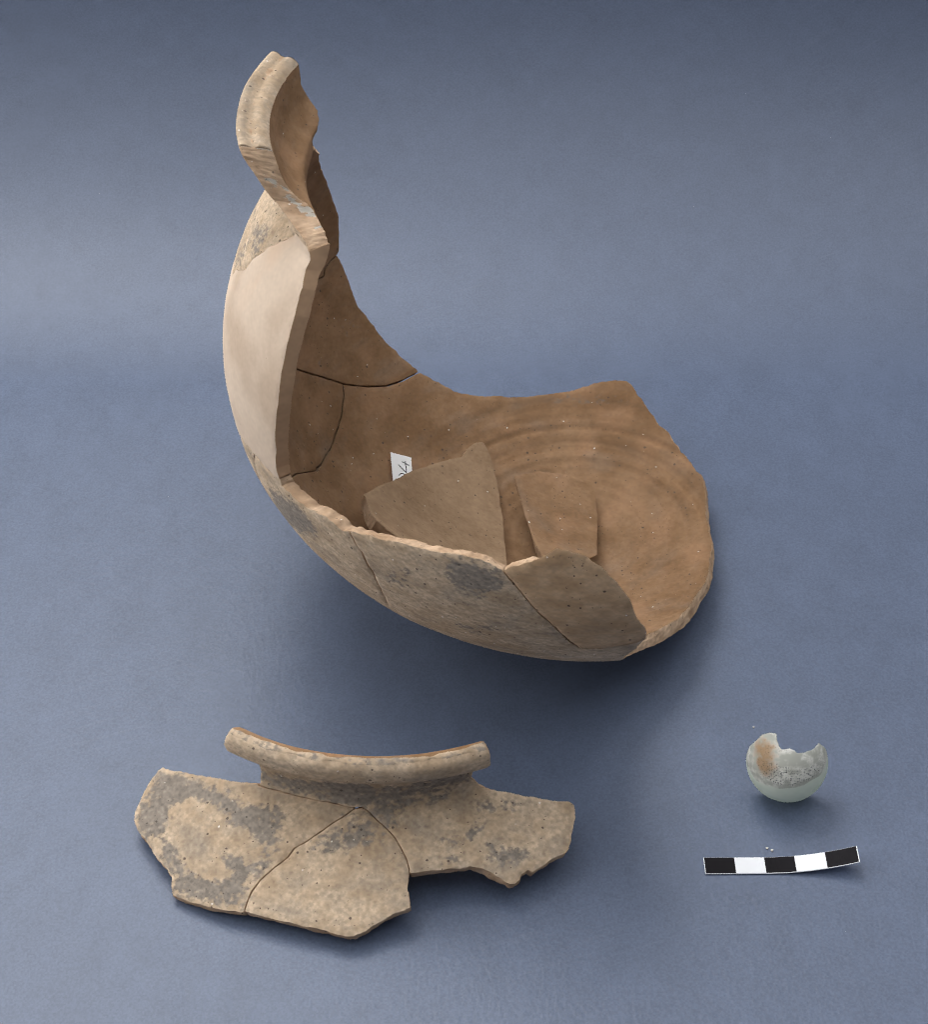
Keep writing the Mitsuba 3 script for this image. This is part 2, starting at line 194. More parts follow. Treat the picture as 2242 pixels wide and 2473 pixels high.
def cut_sherd(shell, poly, h=0.0013, bevel=0.0005, rough=0.00035, masks=None, lip=None, ridges=None, seed=1, slant=None, free=None, paint=None, under=0.0):
    """Solid piece of the shell inside poly (chart coordinates): outer face, inner face and the broken wall between them.
    Returns (vertices, faces, uv). uv[:,0] = 2*kind + soot mask (kind 0 outer, 1 inner, 2 broken), uv[:,1] = tone."""
    q, f, poly = triangulate(poly, h)
    edge = shapely.distance(poly.boundary, shapely.points(q))
    th, t = shell.from_chart(q)
    chips = 0.35 + 2.4 * meshkit.fbm(np.c_[q * 330, np.full(len(q), 0.7 * seed)], 2, seed + 90) ** 2
    inward = np.clip(1 - edge / (2.6 * bevel), 0, 1) ** 2 * bevel * chips
    q3 = np.c_[q, np.full(len(q), 0.2 * seed)]
    ragged = np.stack([meshkit.fbm(q3 * 260, 3, seed + k) - 0.5 for k in (71, 72)], -1) * (rough * 4 * np.clip(1 - (edge if free is None else shapely.distance(free, shapely.points(q))) / 0.004, 0, 1))[:, None]
    qi = q + ragged + (0 if slant is None else slant(q))
    qo = q - unit_rows(q - np.array(poly.centroid.coords[0])) * (under * np.clip(1 - edge / 0.006, 0, 1))[:, None]
    po, pi = shell.point(qo, 0), shell.point(qi, 1)
    nrm = unit_rows(shell.point(q, 0, False) - shell.point(q, 1, False))
    if ridges is not None:
        pi = pi + nrm * ridges(th, t)[:, None]
    sharp = np.ones(len(q)) if lip is None else np.where(t > shell.tmax - 0.004, getattr(lip, "soft", 0.2), 1.0)
    po = po - nrm * (inward * sharp)[:, None]
    pi = pi + nrm * (inward * sharp)[:, None]
    e = rim_edges(f)
    loop = np.unique(e)
    back = -np.ones(len(q), int)
    back[loop] = np.arange(len(loop))
    ia, ib = back[e[:, 0]], back[e[:, 1]]
    d = unit_rows(q[e[:, 1]] - q[e[:, 0]])
    outn = np.zeros((len(loop), 2))
    for idx in (ia, ib):
        np.add.at(outn, idx, np.c_[d[:, 1], -d[:, 0]])
    outn = unit_rows(outn)
    k, n, c, at = 12, len(loop), q[loop], 2 * len(q)
    step = 4e-4
    push = unit_rows(shell.point(c, 0.5, False) - shell.point(c - outn * step, 0.5, False))
    tl = shell.from_chart(c)[1]
    is_lip = np.zeros(n) if lip is None else np.clip((tl - (shell.tmax - 0.0004)) / 0.0003, 0, 1)
    loose = np.full(n, 1.0) if free is None else np.clip(1.2 - shapely.distance(free, shapely.points(c)) / 0.0012, 0.12, 1)

    def grit(p):
        """Crumbly break: the same noise through the whole wall, so that it does not run in stripes."""
        w = (meshkit.fbm(p * 330 + 9.1 * seed, 2, seed) - 0.5) * 1.6 + (meshkit.fbm(p * 1100 + 3.3, 2, seed + 1) - 0.5) * 1.4
        return push * (w * rough * 1.6 * loose * (1 - is_lip))[:, None]

    po[loop] += grit(po[loop])
    pi[loop] += grit(pi[loop])
    V, F, U = [po, pi], [f, f[:, ::-1] + len(q)], []
    for side, p in ((0, po), (1, pi)):
        m = np.zeros((len(q), 2)) + [0, 0.5] if masks is None else masks(side, q, p, edge)
        U.append(np.c_[2 * side + np.clip(m[:, 0], 0, 1) * 1.5, np.clip(m[:, 1], 0, 1)])
    for j in range(k):
        s = j / (k - 1)
        p = po[loop] * (1 - s) + pi[loop] * s
        bulge = np.sin(np.pi * s) * rough * 0.8
        g_ = grit(p) if 0 < j < k - 1 else 0.0
        V.append(p + g_ + push * (bulge * (1 - is_lip) + (lip or (lambda s: 0))(s) * is_lip)[:, None])
        if j < k - 1:
            a, b, c_, d_ = at + j * n + ia, at + j * n + ib, at + (j + 1) * n + ib, at + (j + 1) * n + ia
            F += [np.c_[a, d_, c_], np.c_[a, c_, b]]
    tone, soot_shade = np.full(n, 0.5), np.zeros(n)
    if masks is not None:
        m = masks(2, c, po[loop], np.zeros(n))
        soot_shade, tone = m[:, 0], m[:, 1]
    for j in range(k):
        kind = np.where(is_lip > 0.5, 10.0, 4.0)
        if paint is not None:
            kind = np.where(paint(j / (k - 1), c, V[2 + j]) & (is_lip < 0.5), 6.0, kind)
        U.append(np.c_[kind + np.clip(soot_shade, 0, 1) * 1.5, np.clip(tone, 0, 1)])
    return np.vstack(V), np.vstack(F), np.vstack(U)


def spheroid_profile(a, b, wall, phi1, n=26):
    phi = np.linspace(0, phi1, n)
    o = np.c_[a * np.sin(phi), -b * np.cos(phi)]
    nr = unit_rows(np.c_[np.sin(phi) / a, -np.cos(phi) / b])
    return o, o - nr * wall


# the jar, standing on its round base: spheroid body, short everted rim with a broad ledge
po_, pi_ = spheroid_profile(0.12728, 0.10198, 0.0053, math.acos(-0.058 / 0.10198))
JAR = Shell([0.04301, -0.02133, 0.10199], [-0.01172, 0.01603, 0.9998],
            np.vstack([po_, [[0.1016, 0.0613], [0.1015, 0.0640], [0.1045, 0.0700], [0.1082, 0.0752], [0.1112, 0.0808], [0.1140, 0.0858], [0.1149, 0.0884]]]),
            np.vstack([pi_, [[0.0962, 0.0590], [0.0941, 0.0650], [0.0945, 0.0685], [0.0980, 0.0715], [0.1013, 0.0755], [0.1031, 0.0808], [0.1044, 0.0857]]]),
            True, wob=0.00035, seed=4)
# the rim sherd lying in front: flat shoulder, upright neck, rounded lip
rc_, d_ = 0.078, np.linspace(0.075, 0, 14)
so_ = np.c_[rc_ + d_, -d_ * math.tan(math.radians(19.9)) - 1.8 * d_**2]
sl_ = np.arctan(math.tan(math.radians(19.9)) + 2 * 1.8 * d_)
si_ = so_ - np.c_[np.sin(sl_), np.cos(sl_)] * 0.0048
RIM = Shell([-0.0261, -0.0882, 0.0160], [math.sin(math.radians(-0.5)), math.sin(math.radians(4.1)), 1.0],
            np.vstack([so_[:-1], [[rc_ + .0014, -0.0003], [rc_ + .0002, 0.0035], [rc_ + .0010, 0.0088], [rc_ + .0042, 0.0132], [rc_ + .0086, 0.0164], [rc_ + .0105, 0.0188], [rc_ + .0108, 0.0222], [rc_ + .0097, 0.0254]]]),
            np.vstack([si_[:-1], [[rc_ - .0040, -0.0030], [rc_ - .0048, 0.001], [rc_ - .0046, 0.0075], [rc_ - .0030, 0.0125], [rc_ - .0004, 0.0168], [rc_ + .0016, 0.0208], [rc_ + .0040, 0.0238], [rc_ + .0066, 0.0262]]]),
            False, ref=0.09, wob=0.0003, seed=9)

# ---------------------------------------------------------------- materials
def principled(key, colour, rough=0.85, spec=0.2, bump=None, eps=3e-4, **more):
    b = {"type": "principled", "base_color": colour, "roughness": rough, "specular": spec, **more}
    if bump is not None:
        b = {"type": "bumpmap", "arbitrary": proc(bump, eps), "scale": 1.0, "bsdf": b}
    scene[key] = {"type": "twosided", "bsdf": b}


def rgb(*v):
    return {"type": "rgb", "value": list(v)}


def grains(p, size, chance, r0, r1, salt):
    """1 inside scattered round grains of the clay's temper, one at most per cell of this size."""
    x, y, z = p.x / size, p.y / size, p.z / size
    i, j, k = dr.floor(x), dr.floor(y), dr.floor(z)
    a = cell_rand(i + salt, j, k)
    b = cell_rand(i, j + salt, k + 7)
    c_ = cell_rand(i + 3, j, k + salt)
    d = dr.sqrt(dr.square(x - i - 0.3 - 0.4 * a) + dr.square(y - j - 0.3 - 0.4 * b) + dr.square(z - k - 0.3 - 0.4 * c_))
    rad = (r0 + (r1 - r0) * cell_rand(i + 11, j + salt, k)) / size
    on = dr.select(cell_rand(i + 5, j + 9, k + salt) < chance, 1.0, 0.0)
    return on * (1 - smoothstep(rad * 0.6, rad * 1.15, d))


def clay_colour(p, n, uv):
    kind = dr.floor(uv.x * 0.5 + 1e-4)
    soot_shade = (uv.x - 2 * kind) / 1.5
    broad = fbm(p.x * 45, p.y * 45, p.z * 45, 3)
    mid = fbm(p.x * 210 + 7, p.y * 210, p.z * 210, 3)
    fine = fbm(p.x * 900, p.y * 900 + 3, p.z * 900, 2)
    outer = mix([0.345, 0.256, 0.172], [0.505, 0.395, 0.283], smoothstep(0.3, 0.7, mid * 0.6 + broad * 0.4))
    inner = mix([0.198, 0.112, 0.056], [0.280, 0.168, 0.092], smoothstep(0.3, 0.7, mid * 0.35 + broad * 0.65))
    inner = mix(inner, mi.Color3f([0.33, 0.19, 0.105]), 0.5 * smoothstep(0.5, 0.75, fbm(p.x * 80, p.y * 80 + 5, p.z * 80, 2)))
    core = mix([0.32, 0.212, 0.134], [0.455, 0.325, 0.220], smoothstep(0.25, 0.75, mid))
    fill = mix([0.57, 0.52, 0.44], [0.69, 0.64, 0.56], mid)
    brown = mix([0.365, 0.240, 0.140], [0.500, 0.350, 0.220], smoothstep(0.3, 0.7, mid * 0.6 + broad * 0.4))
    worn = mix([0.228, 0.146, 0.084], [0.308, 0.206, 0.126], smoothstep(0.25, 0.75, broad * 0.6 + mid * 0.4))
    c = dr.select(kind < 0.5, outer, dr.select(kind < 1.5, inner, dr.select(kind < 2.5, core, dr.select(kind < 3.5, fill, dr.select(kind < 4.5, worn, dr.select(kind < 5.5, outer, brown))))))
    scrub = fbm(p.x * 820 + 3, p.y * 820, p.z * 820, 3)
    m = smoothstep(0.22, 0.80, soot_shade + ((mid - 0.5) * 0.7 + (scrub - 0.5) * 1.5) * smoothstep(0.0, 0.3, soot_shade))
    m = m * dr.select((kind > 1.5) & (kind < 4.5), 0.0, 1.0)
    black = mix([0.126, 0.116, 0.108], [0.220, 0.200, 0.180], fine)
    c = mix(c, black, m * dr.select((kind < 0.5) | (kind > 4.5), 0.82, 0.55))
    grime = smoothstep(0.46, 0.66, scrub * 0.62 + mid * 0.38) * dr.select(kind > 5.5, 0.35, 1.0) * dr.select((kind < 0.5) | (kind > 4.5), 0.34, dr.select(kind < 1.5, 0.06, 0.0))
    c = mix(c, mi.Color3f([0.205, 0.172, 0.140]), grime)
    cloud = smoothstep(0.48, 0.78, 0.55 * fbm(p.x * 95 + 31, p.y * 95, p.z * 95 + 4, 3) + 0.45 * fbm(p.x * 70, p.y * 70 + 8, p.z * 480, 3))
    c = mix(c, mi.Color3f([0.20, 0.175, 0.15]), cloud * dr.select(kind > 5.5, 0.4, 1.0) * dr.select((kind < 0.5) | (kind > 4.5), 0.55, dr.select(kind < 1.5, 0.22, 0.0)))
    c = c * dr.select(kind < 0.5, 0.70 + 0.60 * fine, 0.84 + 0.32 * fine) * (0.45 + 1.1 * uv.y)
    dark = dr.maximum(grains(p, 0.0034, 0.60, 0.00020, 0.00058, 3), grains(p + 0.0017, 0.0021, 0.42, 0.00014, 0.00032, 8))
    dark = dr.maximum(dark, grains(p + 0.0005, 0.0013, 0.30 * smoothstep(0.35, 0.65, broad), 0.00008, 0.00020, 41))
    c = mix(c, mi.Color3f([0.075, 0.06, 0.05]), dark * 0.85)
    pale = grains(p + 0.0008, 0.0040, 0.36, 0.00014, 0.00044, 21)
    c = mix(c, mi.Color3f([0.74, 0.70, 0.64]), pale * 0.9)
    return c


def clay_relief(p, n, uv):
    kind = dr.floor(uv.x * 0.5 + 1e-4)
    k = dr.select(kind < 1.5, 1.0, dr.select(kind < 2.5, 2.6, dr.select(kind < 3.5, 0.5, 1.0)))
    g = grains(p, 0.0034, 0.50, 0.00018, 0.00050, 3)
    q = grains(p + 0.0008, 0.0042, 0.28, 0.00012, 0.00042, 21)
    return (fbm(p.x * 1500, p.y * 1500, p.z * 1500, 2) * 0.00009 + fbm(p.x * 420, p.y * 420 + 2, p.z * 420, 2) * 0.00022) * k - g * 0.00010 + q * 0.00008


principled("clay", proc(clay_colour), 0.88, 0.22, clay_relief, 2.5e-4)


def plaster_colour(p, n, uv):
    broad = fbm(p.x * 40, p.y * 40, p.z * 40, 3)
    fine = fbm(p.x * 700, p.y * 700, p.z * 700, 2)
    face = mix([0.42, 0.326, 0.246], [0.52, 0.422, 0.332], smoothstep(0.3, 0.7, broad)) * (0.93 + 0.14 * fine)
    face = mix(face, mi.Color3f([0.52, 0.37, 0.26]), 0.45 * smoothstep(0.55, 0.8, fbm(p.x * 60 + 5, p.y * 60, p.z * 26, 3)))
    face = mix(face, mi.Color3f([0.30, 0.24, 0.19]), 0.6 * grains(p, 0.006, 0.35, 0.00012, 0.00030, 14))
    tint = mix([0.34, 0.215, 0.130], [0.40, 0.265, 0.165], broad) * (0.9 + 0.2 * fine)
    return dr.select(uv.x < 1.9, face, tint)


principled("plaster", proc(plaster_colour), 0.8, 0.25, lambda p, n, uv: fbm(p.x * 600, p.y * 600, p.z * 600, 2) * 0.00006 + fbm(p.x * 130, p.y * 130, p.z * 45, 2) * 0.0004, 3e-4)


def paper_colour(p, n, uv):
    broad = fbm(p.x * 6, p.y * 6, p.z * 6, 3)
    mid = fbm(p.x * 130, p.y * 90, p.z * 130, 3)
    fine = fbm(p.x * 1600, p.y * 1600, p.z * 1600, 2)
    c = mix([0.069, 0.095, 0.156], [0.083, 0.109, 0.173], broad) * (0.78 + 0.18 * mid + 0.28 * fine)
    speck = grains(mi.Point3f(p.x, p.y, p.z * 0 + 0.0), 0.011, 0.10, 0.00014, 0.0004, 5)
    x, y = p.x * 0.94 + p.y * 0.34, -p.x * 0.34 + p.y * 0.94
    scr = smoothstep(0.80, 0.86, noise(x * 38, y * 1300)) * smoothstep(0.62, 0.75, noise(x * 20 + 9, y * 20))
    c = mix(c, mi.Color3f([0.50, 0.51, 0.52]), speck * 0.7)
    return mix(c, mi.Color3f([0.30, 0.32, 0.36]), scr * 0.02)


principled("paper", proc(paper_colour), 0.48, 0.74, lambda p, n, uv: fbm(p.x * 1100, p.y * 1100, p.z * 1100, 3) * 0.00012, 3e-4)
principled("card", rgb(0.83, 0.83, 0.82), 0.7, 0.3)
principled("ink", rgb(0.03, 0.03, 0.035), 0.6, 0.3)
principled("black_print", rgb(0.010, 0.009, 0.011), 0.55, 0.08)
principled("white_print", rgb(0.74, 0.76, 0.79), 0.4, 0.5)
principled("grit", rgb(0.66, 0.63, 0.58), 0.8, 0.2)


def glass_colour(p, n, uv):
    s, brown = uv.x, uv.y      # weathering crust and brown stain
    mid = fbm(p.x * 520, p.y * 520, p.z * 520, 3)
    fine = fbm(p.x * 3000, p.y * 3000, p.z * 3000, 3)
    clear = mix([0.72, 0.78, 0.70], [0.82, 0.87, 0.79], mid)
    crust = mix([0.54, 0.55, 0.50], [0.84, 0.84, 0.79], smoothstep(0.35, 0.7, mid))
    crust = mix(crust, mi.Color3f([0.46, 0.29, 0.15]), smoothstep(0.05, 0.95, brown + (mid - 0.5) * 1.5 * smoothstep(0.0, 0.25, brown)) * 0.85)
    pit = dr.maximum(grains(p, 0.00075, 0.9, 0.00016, 0.00034, 31), grains(p + 0.0003, 0.00052, 0.8, 0.00010, 0.00022, 33)) * smoothstep(-0.1, 0.4, s - 1.05 + (mid - 0.5) * 0.9)
    crust = mix(crust, mi.Color3f([0.06, 0.065, 0.065]), pit * 0.9)
    return mix(clear, crust, smoothstep(0.35, 0.65, dr.minimum(s, 1.0) + (mid - 0.5) * 0.15))


scene["old_glass"] = {"type": "principledthin", "base_color": proc(glass_colour), "roughness": 0.28, "eta": 1.5, "spec_trans": 0.0, "diff_trans": 0.8}


def put(key, vfu, bsdf, label=None, cat=None, kind=None, group=None):
    v, f = vfu[0], vfu[1]
    uv = vfu[2] if len(vfu) > 2 else None
    scene[key] = mikit.ply((v, f), bsdf, smooth=True if uv is not None else 35, uv=uv)
    d = {}
    for k, x in (("label", label), ("category", cat), ("kind", kind), ("group", group)):
        if x:
            d[k] = x
    if d:
        labels[key] = d


# ---------------------------------------------------------------- the paper backdrop: table sheet sweeping up behind
SWEEP_Y, SWEEP_R = 0.085, 0.185
prof = [[y, 0.0] for y in np.linspace(-0.9, SWEEP_Y, 40)]
prof += [[SWEEP_Y + SWEEP_R * math.sin(a), SWEEP_R * (1 - math.cos(a))] for a in np.linspace(0, math.radians(84), 40)[1:]]
end = np.array(prof[-1])
prof += [(end + np.array([math.cos(math.radians(84)), math.sin(math.radians(84))]) * s).tolist() for s in np.linspace(0, 0.10, 6)[1:]]
prof = np.array(prof)
xs = np.linspace(-0.8, 0.8, 41)
g = np.stack([np.broadcast_to(xs, (len(prof), 41)), np.broadcast_to(prof[:, :1], (len(prof), 41)), np.broadcast_to(prof[:, 1:], (len(prof), 41))], -1)
i = np.arange(len(prof) - 1)[:, None] * 41 + np.arange(40)
quads = np.stack([i, i + 1, i + 42, i + 41], -1).reshape(-1, 4)
scene["backdrop"] = mikit.ply((g.reshape(-1, 3), quads), "paper", smooth=True)
labels["backdrop"] = {"kind": "structure", "label": "blue grey paper sheet under the finds, sweeping up behind them"}


# ---------------------------------------------------------------- the broken jar
def P(name):
    return np.array(DATA[name])


def patch_mask(q, patches, k=1.0):
    m = np.zeros(len(q))
    for s, soft, poly in patches:
        pg = shapely.make_valid(shapely.Polygon(poly))
        d = shapely.distance(pg.boundary, shapely.points(q))
        ins = shapely.contains_xy(pg, q[:, 0], q[:, 1])
        sd = np.where(ins, d, -d)
        w = np.clip(0.5 + sd / (4.8 * soft), 0, 1)
        m = m + s * w * w * (3 - 2 * w)
    return np.clip(m, 0, 1)


def jar_masks(side, q, p, edge):
    tone = np.full(len(q), 0.5)
    if side == 0:
        soot_shade = np.clip(1.25 * patch_mask(q, DATA["jar_soot"]), 0, 1)
        fil = patch_mask(q, DATA["jar_filler"])
        tone = tone + 0.10 * np.clip(1 - edge / 0.0012, 0, 1) + 0.12 * fil
        return np.c_[soot_shade, tone]
    if side == 1:
        soot_shade = patch_mask(q, DATA["jar_soot_in"])
        rho, th = np.hypot(q[:, 0], q[:, 1]), np.degrees(np.arctan2(q[:, 1], q[:, 0]))
        back = np.clip((th + 25) / 40, 0, 1) * np.clip((165 - th) / 40, 0, 1)
        wav = rho + (meshkit.noise(p * 60, 3) - 0.5) * 0.0012
        line = lambda r, w: np.exp(-((wav - r) / w) ** 2)
        tone = tone + back * (0.12 * line(0.0590, 0.0006) + 0.15 * line(0.0492, 0.0006) - 0.20 * line(0.0612, 0.0013) - 0.17 * line(0.0532, 0.0012) - 0.13 * line(0.0565, 0.0008)
                              - 0.19 * line(0.0735, 0.0020) - 0.14 * line(0.0447, 0.0013) - 0.06 * line(0.0402, 0.001) - 0.05 * line(0.0665, 0.001))
        tone = tone + 0.22 * patch_mask(q, DATA["jar_pale"]) * meshkit.noise(p * 500, 6)
        return np.c_[soot_shade, tone]
    return np.c_[np.zeros(len(q)), tone]


def throwing_rings(th, t):
    """Shallow wheel ridges inside the base."""
    w = np.clip((0.085 - t) / 0.02, 0, 1)
    return w * (0.00016 * np.sin(t / 0.0052 * 2 * np.pi) + 0.00034 * np.exp(-((t - 0.0592) / 0.0009) ** 2) + 0.00034 * np.exp(-((t - 0.0493) / 0.0009) ** 2))


closure = np.array([[-0.205, -0.011], [-0.205, 0.012], [-0.185, 0.022], [-0.160, 0.010], [-0.150, -0.020], [-0.155, -0.058]])
edge_front = np.vstack([P("jar_chFL"), P("jar_chP5"), P("jar_chLF")])
right = np.vstack([P("jar_chI1"), P("jar_chI2"), [[0.0205, -0.081], [0.0135, -0.090], [0.0095, -0.105], [0.0095, -0.120], [0.0132, -0.131], [0.0165, -0.140]]])
rough_ = lambda a, amp, s: jitter(densify(a, 0.0006), amp, s)
outline = np.vstack([P("jar_arc"), rough_(P("jar_farbreak"), 0.0007, 1)[1:-1], rough_(right, 0.0006, 2), rough_(P("jar_chFL"), 0.0004, 3), rough_(P("jar_chP5"), 0.0004, 4),
                     rough_(P("jar_chLF"), 0.0008, 5)[:-1], densify(P("jar_chPLr"), 0.0006), rough_(np.vstack([P("jar_chPLr")[-1:], P("jar_neck_near")]), 0.0003, 6)[1:-1]])
whole = shapely.make_valid(shapely.Polygon(outline))
plaster_top = rough_(P("jar_chPLt"), 0.0009, 7)
plaster_low = rough_(P("jar_chPLb"), 0.0007, 8)
plaster_poly = shapely.make_valid(shapely.Polygon(np.vstack([plaster_top, closure, plaster_low[::-1], densify(P("jar_chPLr"), 0.0006)[1:-1]]))).intersection(whole)
clay_poly = whole.difference(plaster_poly.buffer(0.00006))


def crack(pts, seed, w=0.00036, amp=0.0004):
    return shapely.LineString(jitter(densify(np.array(pts), 0.0006), amp, seed)).buffer(w, quad_segs=2, cap_style="flat")


cA, cB, cN, cD = P("crack_A"), P("crack_B"), P("crack_N"), P("crack_D")
cuts = [crack(np.vstack([[[-0.118, 0.108]], cN, [[-0.150, 0.062], [-0.180, 0.020]]]), 11),
        crack(np.vstack([[[-0.165, 0.012]], cA, [[-0.064, 0.0785]]]), 12, 0.00042),
        crack(np.vstack([cB, P("crack_B2"), [[-0.141, -0.066], [-0.151, -0.078]]]), 13, 0.00030),
        crack(np.vstack([[[-0.046, -0.1735]], cD, P("crack_E"), [[0.021, -0.1425]]]), 14, 0.00030)]
dead = np.vstack([[[-0.1105, -0.1365]], P("crack_Cc")])
dead = jitter(densify(dead, 0.0006), 0.0005, 15)
wid = np.interp(np.linspace(0, 1, len(dead)), [0, 0.25, 0.45, 0.6, 1], [0.0002, 0.00040, 0.00065, 0.00028, 0.00012])
nrm = unit_rows(np.stack([-np.gradient(dead[:, 1]), np.gradient(dead[:, 0])], -1))
wedge = shapely.make_valid(shapely.Polygon(np.vstack([dead + nrm * wid[:, None], (dead - nrm * wid[:, None])[::-1]])))
pieces_poly = clay_poly.difference(shapely.union_all(cuts + [wedge, shapely.Polygon(DATA["jar_hole"])]))
pieces = sorted((p for p in pieces_poly.geoms if p.area > 4e-5), key=lambda p: -p.area)


def holding(x, y):
    return next(p for p in pieces if p.contains(shapely.Point(x, y)) or p.distance(shapely.Point(x, y)) < 0.002)


def ledge(s):
    """Profile of the rim's broad top: rounded outer lip, shallow groove, low inner ridge."""
    return 0.0016 * math.sin(math.pi * s) ** 0.5 - 0.0014 * math.exp(-((s - 0.45) / 0.16) ** 2) if 0 < s < 1 else 0.0


NECK = shapely.LineString(np.vstack([P("jar_chPLr")[-1:], P("jar_neck_near")]))


def neck_filler(s, q, p):
    """Pale modern filler: an oval smear at mid neck and a band along the inner half of the break below it."""
    pts = shapely.points(q)
    u = shapely.line_locate_point(NECK, pts, normalized=True)
    n = (meshkit.fbm(p * 330, 3, 8) - 0.5) * 0.5
    oval = 1 - ((u - 0.70) / 0.13) ** 2 - ((s - 0.55) / 0.36) ** 2 + n
    band = np.minimum(1 - ((u - 0.34) / 0.27) ** 2, 1 - ((s - 0.78) / 0.26) ** 2) + n * 1.6
    return (shapely.distance(NECK, pts) < 0.0012) & ((oval > 0) | (band > 0.1))


def corner_cut(q):
    d = np.linalg.norm(q - P("jar_chPLr")[-1], axis=1)
    return np.array([[0.0, 0.0012]]) * (np.clip(1 - d / 0.016, 0, 1))[:, None]


def undercut(q):
    """The front wall broke at a slant: the inner face stops short of the outer one, most of all along the front piece's right edge."""
    pts = shapely.points(q)
    right_edge = shapely.LineString(np.vstack([[[0.0132, -0.131], [0.0165, -0.140]], P("jar_chFL")[:8]]))
    w1 = np.clip(1 - shapely.distance(right_edge, pts) / 0.012, 0, 1) * 0.0055
    top = shapely.distance(shapely.LineString(np.vstack([P("jar_chFL")[8:], P("jar_chP5")])), pts)
    low = shapely.distance(shapely.LineString(P("jar_chLF")), pts)
    w2 = np.maximum(0.0021 * np.clip(1 - top / 0.009, 0, 1), 0.0008 * np.clip(1 - low / 0.009, 0, 1))
    w2 = np.where(w1 > 0.001, np.minimum(w2, 0.0055 - w1), w2)
    return unit_rows(np.array([-0.012, -0.156]) - q) * w1[:, None] - unit_rows(q) * w2[:, None]


for key, (x, y), sd, lab in (("rim_piece", (-0.262, 0.0), 31, "rim piece with everted lip and pale filler on its break"), ("shoulder_piece", (-0.100, 0.075), 32, None), ("side_piece", (-0.115, 0.02), 33, None),
                             ("body_piece", (0.0, 0.0), 34, None), ("front_piece", (0.0, -0.155), 35, "brown piece of the front wall with pale grit")):
    pl = holding(x, y)
    v, f, u = cut_sherd(JAR, pl, 0.0013, 0.0004, 0.00012 if key == "rim_piece" else 0.00024, jar_masks, ledge if key == "rim_piece" else None, throwing_rings, sd,
                        undercut if key in ("front_piece", "body_piece") else corner_cut if key == "rim_piece" else None, whole.boundary, neck_filler if key == "rim_piece" else None)
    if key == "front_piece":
        u[u[:, 0] < 2, 1] += 0.05  # lighter tone stands in for light bounced from the jar interior
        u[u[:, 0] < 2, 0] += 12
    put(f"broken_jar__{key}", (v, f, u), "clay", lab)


def plaster_masks(side, q, p, edge):
    return np.c_[np.zeros(len(q)), np.full(len(q), 0.5)]


def plaster_slant(q):
    """The fill was trimmed at a slant: towards the neck its inner edge runs on past the outer one."""
    d = shapely.distance(shapely.LineString(P("jar_chPLr")), shapely.points(q))
    return np.array([[0.0, -0.0020]]) * (np.clip(1 - d / 0.010, 0, 1) * np.clip((np.hypot(q[:, 0], q[:, 1]) - 0.175) / 0.06, 0, 1))[:, None]


v, f, u = cut_sherd(JAR, plaster_poly.buffer(-0.00005), 0.0016, 0.0003, 0.00005, plaster_masks, None, None, 36, plaster_slant)
put("broken_jar__plaster_fill", (v, f, u), "plaster", "smooth cream plaster fill in the left wall")
labels["broken_jar"] = {"label": "large broken round-based clay jar with a cream plaster patch, standing at the back", "category": "jar"}


# ---------------------------------------------------------------- the rim sherd in front, mended from three pieces
def rim_masks(side, q, p, edge):
    tone = np.full(len(q), 0.52) - 0.06 * np.clip((q[:, 0].mean() + 0.135) / 0.02, 0, 1)
    if side == 0:
        return np.c_[np.clip(1.2 * patch_mask(q, DATA["rim_soot_shade"]), 0, 1), tone + 0.08 * np.clip(1 - edge / 0.0012, 0, 1)]
    return np.c_[np.full(len(q), 0.30 if side == 2 else 0.0), tone]  # lip top darkened in the colour to dull the lamplight on it


def rim_lip(s):
    return 0.0005 * math.sin(math.pi * s) ** 0.5


rim_lip.soft = 1.7
R_ = {k[4:]: np.array(v) for k, v in DATA.items() if k.startswith("rim_") and k != "rim_soot_shade"}
ab, bc = jitter(densify(R_["AB"], 0.0006), 0.0003, 41), jitter(densify(R_["BC"], 0.0006), 0.0003, 42)
nc = jitter(densify(R_["neckcrack"], 0.0006), 0.0003, 43)
piece_a = np.vstack([rough_(R_["A_out"], 0.0003, 44)[:-1], nc, ab[1:], rough_(R_["A_bot"], 0.0006, 45)[1:]])
piece_b = np.vstack([ab[::-1][:-1], bc[::-1][1:-1], rough_(R_["B_bot"], 0.0006, 46)[::-1][:-1]])
piece_c = np.vstack([nc, bc[::-1], rough_(R_["C_bot"], 0.0006, 47)[1:], R_["neckR"][::-1], R_["lip"][::-1], R_["neckL"][::-1]])
gap = 0.00018
rim_free = shapely.union_all([shapely.make_valid(shapely.Polygon(x)).buffer(0.0003) for x in (piece_a, piece_b, piece_c)]).boundary
for key, pl, sd, lab in (("mended_piece", piece_a, 51, "left piece with a sooty ring round a pale patch"), ("mended_piece_001", piece_b, 52, "middle triangular piece"),
                         ("mended_piece_002", piece_c, 53, "right piece carrying the rim")):
    pg = shapely.make_valid(shapely.Polygon(pl)).buffer(-gap, join_style="mitre")
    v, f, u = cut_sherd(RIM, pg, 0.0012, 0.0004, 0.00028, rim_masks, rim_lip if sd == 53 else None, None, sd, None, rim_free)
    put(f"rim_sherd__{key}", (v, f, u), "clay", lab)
labels["rim_sherd"] = {"label": "mended clay sherd with a curved rim, lying in front of the jar", "category": "sherd"}

# ---------------------------------------------------------------- two loose sherds lying in the jar
def bowl(cen, n, R, wall, seed):
    phi = np.linspace(0, 1.0, 30)
    c_ = np.c_[np.sin(phi), -np.cos(phi)]
    return Shell(cen, n, c_ * (R + wall), c_ * R, True, wob=0.0002, seed=seed)


def loose_masks(side, q, p, edge):
    tone = np.full(len(q), 0.5) + 0.05 * np.clip(1 - edge / 0.001, 0, 1)
    return np.c_[np.full(len(q), 0.08 if side == 1 else 0.0), tone]


